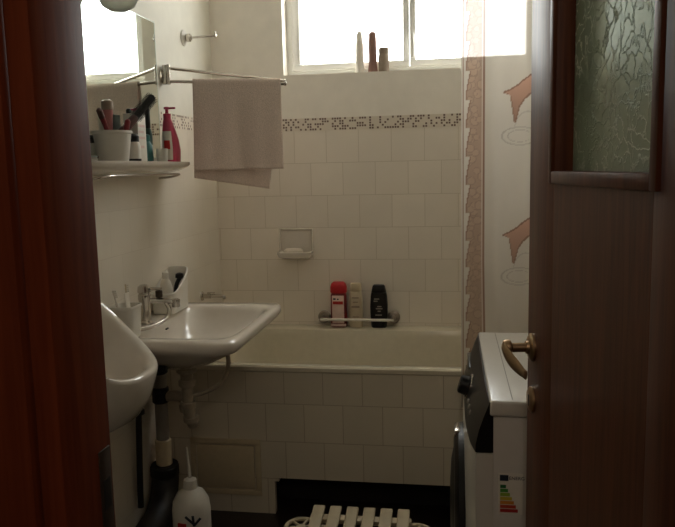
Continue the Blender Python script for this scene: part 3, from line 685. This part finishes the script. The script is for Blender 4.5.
# ------------------------------------------------------------------ soap dish, bath rack and bottles
def soap_dish():
    t = thing('soap_dish', 'cream ceramic soap dish fixed to back wall above bathtub', 'soap dish', (-.728, YB, .93))
    b = bmesh.new(); box(b, -.81, -.646, YB - .006, YB, .93, 1.066, .003)
    box(b, -.81, -.802, YB - .016, YB, .945, 1.062, .004); box(b, -.654, -.646, YB - .016, YB, .945, 1.062, .004); box(b, -.81, -.646, YB - .014, YB, 1.056, 1.066, .004)
    obj('backplate', b, M['ceramic'], t)
    b = bmesh.new(); cx, cy_ = -.728, YB - .036; n = 48
    def rg(a, h, z): return [Vector((p.x, min(p.y, YB - .001), z)) for p in sup(cx, cy_, a, h, 0, 4, n)]
    loft(b, [rg(.060, .026, .926), rg(.076, .038, .932), rg(.083, .043, .948), rg(.083, .043, .956), rg(.079, .039, .958), rg(.074, .035, .950), rg(.066, .028, .945)], True, True); obj('tray', b, M['ceramic'], t)
    b = bmesh.new(); n = 32; c = Vector((-.735, YB - .038, .9455)); loft(b, [sup(c.x, c.y, .036, .018, c.z, 2.6, n), sup(c.x, c.y, .045, .025, c.z + .006, 2.6, n), sup(c.x, c.y, .046, .026, c.z + .018, 2.6, n), sup(c.x, c.y, .036, .018, c.z + .026, 2.6, n), sup(c.x, c.y, .012, .006, c.z + .028, 2.4, n)])
    tag(obj('soap_bar', b, M['soap']), 'worn white bar of soap lying in the wall soap dish', 'soap')
soap_dish()
def rack():
    t = thing('bath_grab_bar', 'white bar on two round wall discs in front of shampoo bottles', 'bar', (-.43, YB, .64))
    yb = YB - .085
    for x in (-.600, -.268):
        b = bmesh.new(); lathe(b, [(.030, 0), (.030, .010), (.024, .018), (.012, .02), (.010, .07), (.012, .088)], (x, YB, .640), (0, -1, 0)); obj('suction_disc', b, M['steel'], t)
    b = bmesh.new(); cyl(b, (-.606, yb, .642), (-.262, yb, .642), .0065); obj('bar_rod', b, M['white_plastic'], t)
rack()
YBt = YB - .043
def shampoo_red():
    c = Vector((-.523, YBt, .6005)); t = thing('shampoo_bottle', 'pink shampoo bottle with red cap behind the bath bar', 'bottle', c)
    b = bmesh.new(); R = [sup(c.x, c.y, hx, hy, c.z + z, 3, 40) for z, hx, hy in [(0, .034, .022), (.004, .038, .026), (.02, .039, .027), (.10, .038, .026), (.150, .037, .025), (.165, .033, .022)]]
    loft(b, R); obj('bottle_body', b, M['red_dark'], t)
    b = bmesh.new(); R = [sup(c.x, c.y, hx, hy, c.z + z, 2.6, 40) for z, hx, hy in [(.162, .035, .024), (.166, .039, .027), (.19, .039, .027), (.207, .034, .022), (.215, .024, .014)]]
    loft(b, R); obj('cap', b, M['red_plastic'], t)
    lb = obj('bottle_label', B(c.x - .028, c.x + .028, c.y - .0295, c.y - .024, c.z + .022, c.z + .152, .001), M['pale_pink'], t)
    b = bmesh.new(); box(b, c.x - .024, c.x + .024, c.y - .0302, c.y - .0294, c.z + .112, c.z + .126); obj('label_print', b, M['red_print'], lb)
    for xa, xb, zb in ((-.022, -.010, .141), (-.004, .004, .139)): obj('label_print', B(c.x + xa, c.x + xb, c.y - .0302, c.y - .0294, c.z + .133, c.z + zb), M['print_dark'], lb)
    b = bmesh.new(); box(b, c.x - .037, c.x + .037, c.y - .028, c.y - .024, c.z + .006, c.z + .018, .001); obj('base_band', b, M['pale_pink'], t)
shampoo_red()
def shampoo_cream():
    c = Vector((-.441, YBt, .6005)); t = thing('conditioner_bottle', 'slim cream bottle in the middle behind the bath bar', 'bottle', c)
    b = bmesh.new(); R = [sup(c.x, c.y, hx, hy, c.z + z, 3, 40) for z, hx, hy in [(0, .028, .018), (.004, .032, .022), (.03, .034, .024), (.12, .031, .022), (.165, .027, .019), (.172, .022, .015)]]
    loft(b, R); obj('bottle_body', b, M['cream_bottle'], t)
    b = bmesh.new(); R = [sup(c.x, c.y, hx, hy, c.z + z, 3, 40) for z, hx, hy in [(.171, .026, .018), (.173, .027, .019), (.203, .025, .018), (.208, .022, .015)]]
    loft(b, R); obj('cap', b, M['cream_plastic'], t)
    for zz, hw, h in ((.14, .016, .005), (.12, .012, .004), (.095, .019, .010), (.05, .014, .004), (.035, .010, .004)): obj('label_print', B(c.x - hw, c.x + hw, c.y - .0262, c.y - .0205, c.z + zz, c.z + zz + h), M['taupe'], t)
shampoo_cream()
def shampoo_black():
    c = Vector((-.333, YBt, .6005)); t = thing('shower_gel_bottle', 'black bulging shower gel bottle at right behind bath bar', 'bottle', c)
    b = bmesh.new(); R = [sup(c.x, c.y, hx, hy, c.z + z, 3, 40) for z, hx, hy in [(0, .033, .022), (.004, .036, .025), (.05, .040, .028), (.10, .041, .028), (.15, .038, .026), (.165, .035, .024)]]
    loft(b, R); obj('bottle_body', b, M['black_plastic'], t)
    b = bmesh.new(); R = [sup(c.x, c.y, hx, hy, c.z + z, 3, 40) for z, hx, hy in [(.166, .034, .023), (.168, .0345, .0235), (.195, .029, .020), (.201, .024, .016)]]
    loft(b, R); obj('cap', b, M['black_plastic'], t)
    for zz, x0, x1 in ((.135, -.02, .004), (.125, -.022, -.004), (.10, -.006, .014), (.090, -.012, .018), (.078, -.004, .010), (.06, -.015, .015)): obj('label_print', B(c.x + x0, c.x + x1, c.y - .0292, c.y - .0240, c.z + zz, c.z + zz + .005), M['grey_plastic'], t)
shampoo_black()

# bottles on the window sill
def sill_bottles():
    y = YB + .045; z0 = 1.7755
    c = (-.414, y, z0); t = thing('sill_bottle', 'tall white bottle with domed cap on the window sill', 'bottle', c)
    b = bmesh.new(); lathe(b, [(.020, 0), (.022, .003), (.019, .06), (.018, .13), (.016, .145)], c); obj('bottle_body', b, M['label_white'], t)
    b = bmesh.new(); lathe(b, [(.013, 0), (.015, .003), (.014, .028), (.008, .042), (.002, .046)], (c[0], y, z0 + .145)); obj('cap', b, M['white_plastic'], t)
    c = (-.354, y, z0); t = thing('sill_bottle', 'tall brown tapered bottle on the window sill between neighbours', 'bottle', c)
    b = bmesh.new(); lathe(b, [(.021, 0), (.023, .003), (.019, .04), (.019, .10), (.0195, .13)], c); obj('bottle_body', b, M['brown_bottle'], t)
    b = bmesh.new(); lathe(b, [(.018, 0), (.019, .003), (.017, .045), (.008, .055), (.002, .057)], (c[0], y, z0 + .13)); obj('cap', b, M['brown_bottle'], t)
    c = (-.303, y, z0); t = thing('spray_can', 'short taupe can at right of the bottles on window sill', 'can', c)
    b = bmesh.new(); lathe(b, [(.023, 0), (.0245, .003), (.0245, .075), (.021, .082)], c); obj('can_body', b, M['taupe'], t)
    b = bmesh.new(); lathe(b, [(.022, 0), (.023, .003), (.023, .026), (.020, .029)], (c[0], y, z0 + .081)); obj('cap', b, M['taupe'], t)
sill_bottles()

# ------------------------------------------------------------------ shower curtain
def curtain_mat():
    mt = bpy.data.materials.new('printed_curtain_fabric'); mt.use_nodes = True; nt = mt.node_tree; nt.nodes.clear(); N = nt.nodes.new; L = nt.links.new
    o = N('ShaderNodeOutputMaterial'); at = N('ShaderNodeAttribute'); at.attribute_name = 'print'
    d = N('ShaderNodeBsdfDiffuse'); tl = N('ShaderNodeBsdfTranslucent'); tp = N('ShaderNodeBsdfTransparent'); g = N('ShaderNodeBsdfGlossy'); g.inputs['Roughness'].default_value = .4
    L(at.outputs['Color'], d.inputs['Color']); L(at.outputs['Color'], tl.inputs['Color']); mw_ = N('ShaderNodeMixRGB'); mw_.inputs[0].default_value = .6; mw_.inputs[2].default_value = (1, 1, 1, 1); L(at.outputs['Color'], mw_.inputs[1]); L(mw_.outputs[0], tp.inputs['Color'])
    m1 = N('ShaderNodeMixShader'); m1.inputs[0].default_value = .62; L(d.outputs[0], m1.inputs[1]); L(tl.outputs[0], m1.inputs[2])
    m2 = N('ShaderNodeMixShader'); m2.inputs[0].default_value = .12; L(m1.outputs[0], m2.inputs[1]); L(tp.outputs[0], m2.inputs[2])
    m3 = N('ShaderNodeMixShader'); m3.inputs[0].default_value = .04; L(m2.outputs[0], m3.inputs[1]); L(g.outputs[0], m3.inputs[2]); L(m3.outputs[0], o.inputs[0])
    return mt
def inpoly(x, y, P):
    c = False; j = len(P) - 1
    for i in range(len(P)):
        if (P[i][1] > y) != (P[j][1] > y) and x < (P[j][0] - P[i][0]) * (y - P[i][1]) / (P[j][1] - P[i][1]) + P[i][0]: c = not c
        j = i
    return c
def curtain():
    t = thing('shower_curtain', 'pale shower curtain with brown wavy border and leaping dolphin print', 'curtain', (.32, 2.575, .5))
    x0, x1, z0, z1 = .036, .590, .46, 2.13; st = .0034
    nx, nz = int((x1 - x0) / st), int((z1 - z0) / st)
    dol = [(0, 0), (.024, .009), (.049, .024), (.070, .042), (.100, .062), (.135, .070), (.165, .060), (.190, .036), (.214, .020), (.216, .010), (.188, .008), (.165, .016), (.140, .012), (.124, -.014), (.112, -.012), (.110, .000), (.092, -.012), (.073, -.030), (.059, -.052), (.050, -.088), (.044, -.108), (.037, -.100), (.033, -.067), (.028, -.034), (.024, -.012), (.004, -.005)]
    base, bandc, dk, dolc = (.57, .52, .45), (.36, .25, .185), (.24, .13, .09), (.40, .23, .165)
    dz = [1.590, 1.100, 2.08, .62]
    b = bmesh.new(); G = []; cols = []
    rnd = random.Random(3); bub = [(rnd.uniform(x0 + .01, x0 + .075), rnd.uniform(z0, z1), rnd.uniform(.008, .018)) for _ in range(170)]
    bins = {}
    for q in bub: bins.setdefault(int(q[1] / .02), []).append(q)
    for j in range(nz + 1):
        z = z0 + (z1 - z0) * j / nz; row = []
        flare = max(0, (1.0 - z)) * .03
        near = [q for k in range(int(z / .02) - 1, int(z / .02) + 2) for q in bins.get(k, [])]
        for i in range(nx + 1):
            x = x0 + (x1 - x0) * i / nx
            f = (x - x0)
            y = 2.575 + .010 * math.sin(f * 34 + .5) * (1 - math.exp(-f * 25)) + .004 * math.sin(f * 75 + z * 2) + .010 * math.exp(-f * 30)
            row.append(b.verts.new((x + flare * min(1, f * 8), y, z)))
            c = base
            bw = .080
            per = ((z * 10.2) % 1.0); edge = .014 + .016 * per ** 1.5                 # breaking wave cusps up the left side
            if f < bw:
                if f > edge:
                    c = bandc
                    for (bx, bz, br) in near:
                        q = math.hypot(x - bx, z - bz)
                        if q < br and x - x0 > edge: c = tuple(v * (1.12 if q < br * .8 else .82) for v in bandc)
                    if f < edge + .004: c = dk
                if .006 < f < .0095: c = dk
                if f > bw - .006: c = dk
                elif f > bw - .011: c = (.60, .50, .42)
            else:
                for zz in dz:
                    px, pz = x - .176, z - zz
                    if -.03 < px < .22 and -.21 < pz < .08:
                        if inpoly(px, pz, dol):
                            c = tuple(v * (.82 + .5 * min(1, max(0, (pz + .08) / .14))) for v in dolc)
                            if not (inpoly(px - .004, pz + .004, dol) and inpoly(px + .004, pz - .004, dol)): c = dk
                        else:
                            q = math.hypot((px - .060) / .066, (pz + .150) / .032)
                            if .90 < q < 1.0 or (.60 < q < .67 and px < .09): c = tuple(v * .72 for v in base)
                            q = math.hypot((px - .085) / .045, (pz + .125) / .060)
                            if .92 < q < 1.0 and pz > -.125: c = tuple(v * .8 for v in base)
            cols.append(c)
        G.append(row)
    for j in range(nz):
        for i in range(nx): b.faces.new((G[j][i], G[j][i + 1], G[j + 1][i + 1], G[j + 1][i]))
    o = obj('curtain_sheet', b, curtain_mat(), t, smooth=180)
    at = o.data.color_attributes.new('print', 'FLOAT_COLOR', 'POINT')
    at.data.foreach_set('color', [v for c in cols for v in (*c, 1.0)])
    r = thing('curtain_rod', 'white shower curtain rod from the right wall over bathtub edge', 'rod', (.0, 2.575, 2.16))
    b = bmesh.new(); cyl(b, (XL, 2.575, 2.16), (XR, 2.575, 2.16), .011); obj('rod', b, M['white_plastic'], r)
    for k in range(9):
        b = bmesh.new(); x = x0 + .012 + k * .066; P = [Vector((x, 2.575 + .02 * math.cos(q), 2.148 + .026 * math.sin(q))) for q in [2 * math.pi * s / 20 for s in range(20)]]
        tube(b, P + [P[0]], .0022, 8, False); obj('curtain_ring', b, M['white_plastic'], t)
curtain()

# ------------------------------------------------------------------ washing machine
def washer():
    x0, x1, y0, y1, H = .082, .535, 1.492, 2.132, .85
    t = thing('washing_machine', 'white front loading washing machine standing behind the open door', 'washing machine', ((x0 + x1) / 2, (y0 + y1) / 2, 0))
    obj('cabinet', B(x0 + .004, x1, y0, y1, .02, H - .035, .004), M['washer_side'], t)
    b = bmesh.new(); box(b, x0 - .002, x1 + .004, y0 - .003, y1 + .003, H - .034, H, .006, 3); tp = obj('worktop', b, M['washer'], t)
    b = bmesh.new(); box(b, x0 + .045, x0 + .047, y0 + .012, y1 - .012, H - .0006, H + .0004); obj('worktop_seam', b, M['grey_plastic'], tp)
    # bowed front; prof gives the front x at height z, bow the extra bulge mid-width
    def face(bm, prof, yA=y0, yB=y1, n=28, back=x0 + .006):
        rows = []
        for z, xf, bow in prof:
            rows.append([bm.verts.new((xf - bow * (1 - (2 * k / n - 1) ** 4), yA + (yB - yA) * k / n, z)) for k in range(n + 1)])
        bk = [[bm.verts.new((back, yA + (yB - yA) * k / n, z)) for k in range(n + 1)] for z, _, _ in prof]
        for G, rev in ((rows, 0), (bk, 1)):
            for a, c in zip(G[:-1], G[1:]):
                for k in range(n): bm.faces.new((a[k], a[k + 1], c[k + 1], c[k]))
        for a, c, e, f in zip(rows[:-1], rows[1:], bk[:-1], bk[1:]):
            bm.faces.new((a[0], c[0], f[0], e[0])); bm.faces.new((a[n], e[n], f[n], c[n]))
        for q, s in ((0, 0), (-1, 1)):
            for k in range(n): bm.faces.new((rows[q][k], bk[q][k], bk[q][k + 1], rows[q][k + 1]))
    b = bmesh.new(); face(b, [(.02, x0 - .022, .018), (.10, x0 - .024, .022), (.40, x0 - .030, .024), (.70, x0 - .030, .020), (.734, x0 - .029, .018)]); obj('front_panel', b, M['washer'], t, smooth=50)
    b = bmesh.new(); face(b, [(.736, x0 - .031, .018), (.752, x0 - .031, .017), (.785, x0 - .024, .013), (.82, x0 - .012, .010), (.846, x0 - .002, .004)]); cpn = obj('control_panel', b, M['black_plastic'], t, smooth=50)
    b = bmesh.new(); lathe(b, [(.030, 0), (.030, .004), (.025, .007), (.023, .024), (.019, .027), (.004, .027)], (x0 - .036, 1.80, .785), (-1, 0, .3)); obj('dial', b, M['black_plastic'], cpn)
    b = bmesh.new(); lathe(b, [(.0325, 0), (.0325, .003), (.029, .004)], (x0 - .036, 1.80, .785), (-1, 0, .3)); obj('dial_ring', b, M['chrome'], cpn)
    for k in range(3): obj('panel_button', lathe(bmesh.new(), [(.006, 0), (.006, .006), (.003, .007)], (x0 - .038 + .002 * k, 1.71 - k * .04, .775), (-1, 0, .3), 14), M['grey_plastic'], cpn)
    obj('detergent_drawer', B(x0 - .035, x0 - .02, 1.93, 2.09, .745, .80, .004), M['black_plastic'], t)
    yc, zc = (y0 + y1) / 2, .47
    b = bmesh.new(); lathe(b, [(.200, 0), (.205, .005), (.202, .018), (.186, .027), (.160, .030), (.150, .026)], (x0 - .046, yc, zc), (-1, 0, 0), 56); dr = obj('porthole_door', b, M['black_plastic'], t)
    b = bmesh.new(); lathe(b, [(.152, 0), (.140, .006), (.110, .012), (.06, .015), (.01, .016)], (x0 - .070, yc, zc), (-1, 0, 0), 48); obj('door_glass', b, M['black_plastic'], dr)
    b = bmesh.new(); box(b, x0 - .074, x0 - .060, yc - .03, yc + .03, zc + .185, zc + .204, .003); obj('door_ring_glint', b, M['chrome'], dr)  # chrome block added as the bright highlight on top of the door ring
    for yy in (y0 + .05, y1 - .05):
        for xx in (x0 + .05, x1 - .05): obj('foot', cyl(bmesh.new(), (xx, yy, 0), (xx, yy, .022), .022), M['black_plastic'], t)
    # energy label on the near side
    lx0, lx1, lz0, lz1 = .099, .150, .600, .692; yy = y0 - .0006
    lab = obj('energy_label', B(lx0, lx1, yy, y0 + .0002, lz0, lz1), M['label_white'], t, smooth=0)
    obj('label_header', B(lx0 + .003, lx0 + .021, yy - .0006, yy, lz1 - .017, lz1 - .004), M['print_dark'], lab, smooth=0)
    fc = bpy.data.curves.new('label_text', 'FONT'); fc.body = 'ENERG'; fc.size = .0105; fc.extrude = .0002; fo = bpy.data.objects.new('label_text', fc)
    me = bpy.data.meshes.new_from_object(fo); me.transform(Matrix.Translation((lx0 + .022, yy - .0005, lz1 - .014)) @ Matrix.Rotation(math.pi / 2, 4, 'X'))
    me.transform(Matrix.Translation(-root_loc(lab))); me.materials.clear(); me.materials.append(M['print_dark'])
    fm = bpy.data.objects.new('label_text', me); C.objects.link(fm); fm.parent = lab; bpy.data.objects.remove(fo)
    for k, nm in enumerate(('g1', 'g2', 'g3', 'y1', 'o1', 'r1', 'r2')):
        zt = lz1 - .026 - k * .0090
        obj('rating_band', B(lx0 + .004, lx0 + .016 + k * .0042, yy - .0006, yy, zt - .0072, zt), M[nm], lab, smooth=0)
washer()

# ------------------------------------------------------------------ things on the floor
def squeeze_bottle():
    c = Vector((-.868, 2.19, 0)); t = thing('cleaner_bottle', 'white squeeze bottle with long thin nozzle on floor under sink', 'bottle', c)
    b = bmesh.new(); lathe(b, [(.055, 0), (.062, .006), (.064, .03), (.064, .215), (.060, .245), (.046, .272), (.026, .286), (.022, .290)], c, n=40); obj('bottle_body', b, M['white_plastic'], t)
    b = bmesh.new(); lathe(b, [(.023, 0), (.024, .003), (.021, .030), (.010, .036)], c + Vector((0, 0, .288))); obj('cap', b, M['white_plastic'], t)
    b = bmesh.new(); tube(b, [c + Vector((0, 0, .32)), c + Vector((-.003, 0, .37)), c + Vector((-.007, 0, .43))], .005, rf=lambda s: .006 - .003 * s); obj('nozzle', b, M['white_plastic'], t)
    b = bmesh.new()
    for k in range(3):                                  # dark leaf-like mark on the front
        box(b, -.004, .004, -.001, .001, -.018, .018, 0, M4=Matrix.Translation((c.x + .016 + .012 * k, c.y - .0645 + .004 * k, .205 - .004 * k)) @ Matrix.Rotation(math.radians(-50 + 45 * k), 4, 'Y'))
    obj('label_print', b, M['print_dark'], t)
    b = bmesh.new(); box(b, c.x - .025, c.x + .004, c.y - .0655, c.y - .0600, .17, .192, 0); obj('label_patch', b, M['red_print'], t)
squeeze_bottle()
def stool():
    t = thing('slatted_stool', 'low cream plastic stool with slatted top before the bathtub', 'stool', (-.31, 2.15, 0))
    zf, zn, yf, yn = .205, .150, 2.285, 2.00
    ang = math.atan2(zf - zn, yf - yn); L = math.hypot(zf - zn, yf - yn)
    T_ = Matrix.Translation((0, yn, zn)) @ Matrix.Rotation(ang, 4, 'X')
    for k in range(6):
        x = -.465 + k * .0575
        obj('slat', B(x, x + .040, 0, L, -.012, 0, .004, M4=T_), M['stool_plastic'], t)
    b = bmesh.new()
    for yy in (.03, L - .06): box(b, -.470, -.130, yy, yy + .03, -.030, -.012, .004, M4=T_)
    obj('crossbar', b, M['stool_plastic'], t)
    for x in (-.455, -.160):
        for yy, h in ((yn + .05, zn - .005), (yf - .045, zf - .020)):
            b = bmesh.new(); lathe(b, [(.020, 0), (.022, .004), (.017, h - .02), (.017, h)], (x + .012, yy, 0), n=20); obj('leg', b, M['stool_plastic'], t)
    for cx in (-.492, -.112):                           # round pierced side grips
        b = bmesh.new(); c = Vector((cx, 2.20, .165)); R = .052
        rim = [c + Vector((R * math.cos(q), R * 1.05 * math.sin(q), 0)) for q in [2 * math.pi * s / 36 for s in range(36)]]
        tube(b, rim + [rim[0]], .007, 10, False)
        lathe(b, [(.012, 0), (.016, .003), (.016, .007), (.012, .010)], c - Vector((0, 0, .005)), n=16)
        for q in range(6):
            e = Vector((math.cos(q * math.pi / 3 + .3), math.sin(q * math.pi / 3 + .3), 0)); tube(b, [c + e * .012, c + e * R], .005, 8, False)
        s = 1 if cx < -.3 else -1
        tube(b, [c + Vector((s * R, 0, 0)), c + Vector((s * (R + .045), 0, .005))], .009, 8, False)
        obj('side_grip', b, M['stool_plastic'], t)
stool()
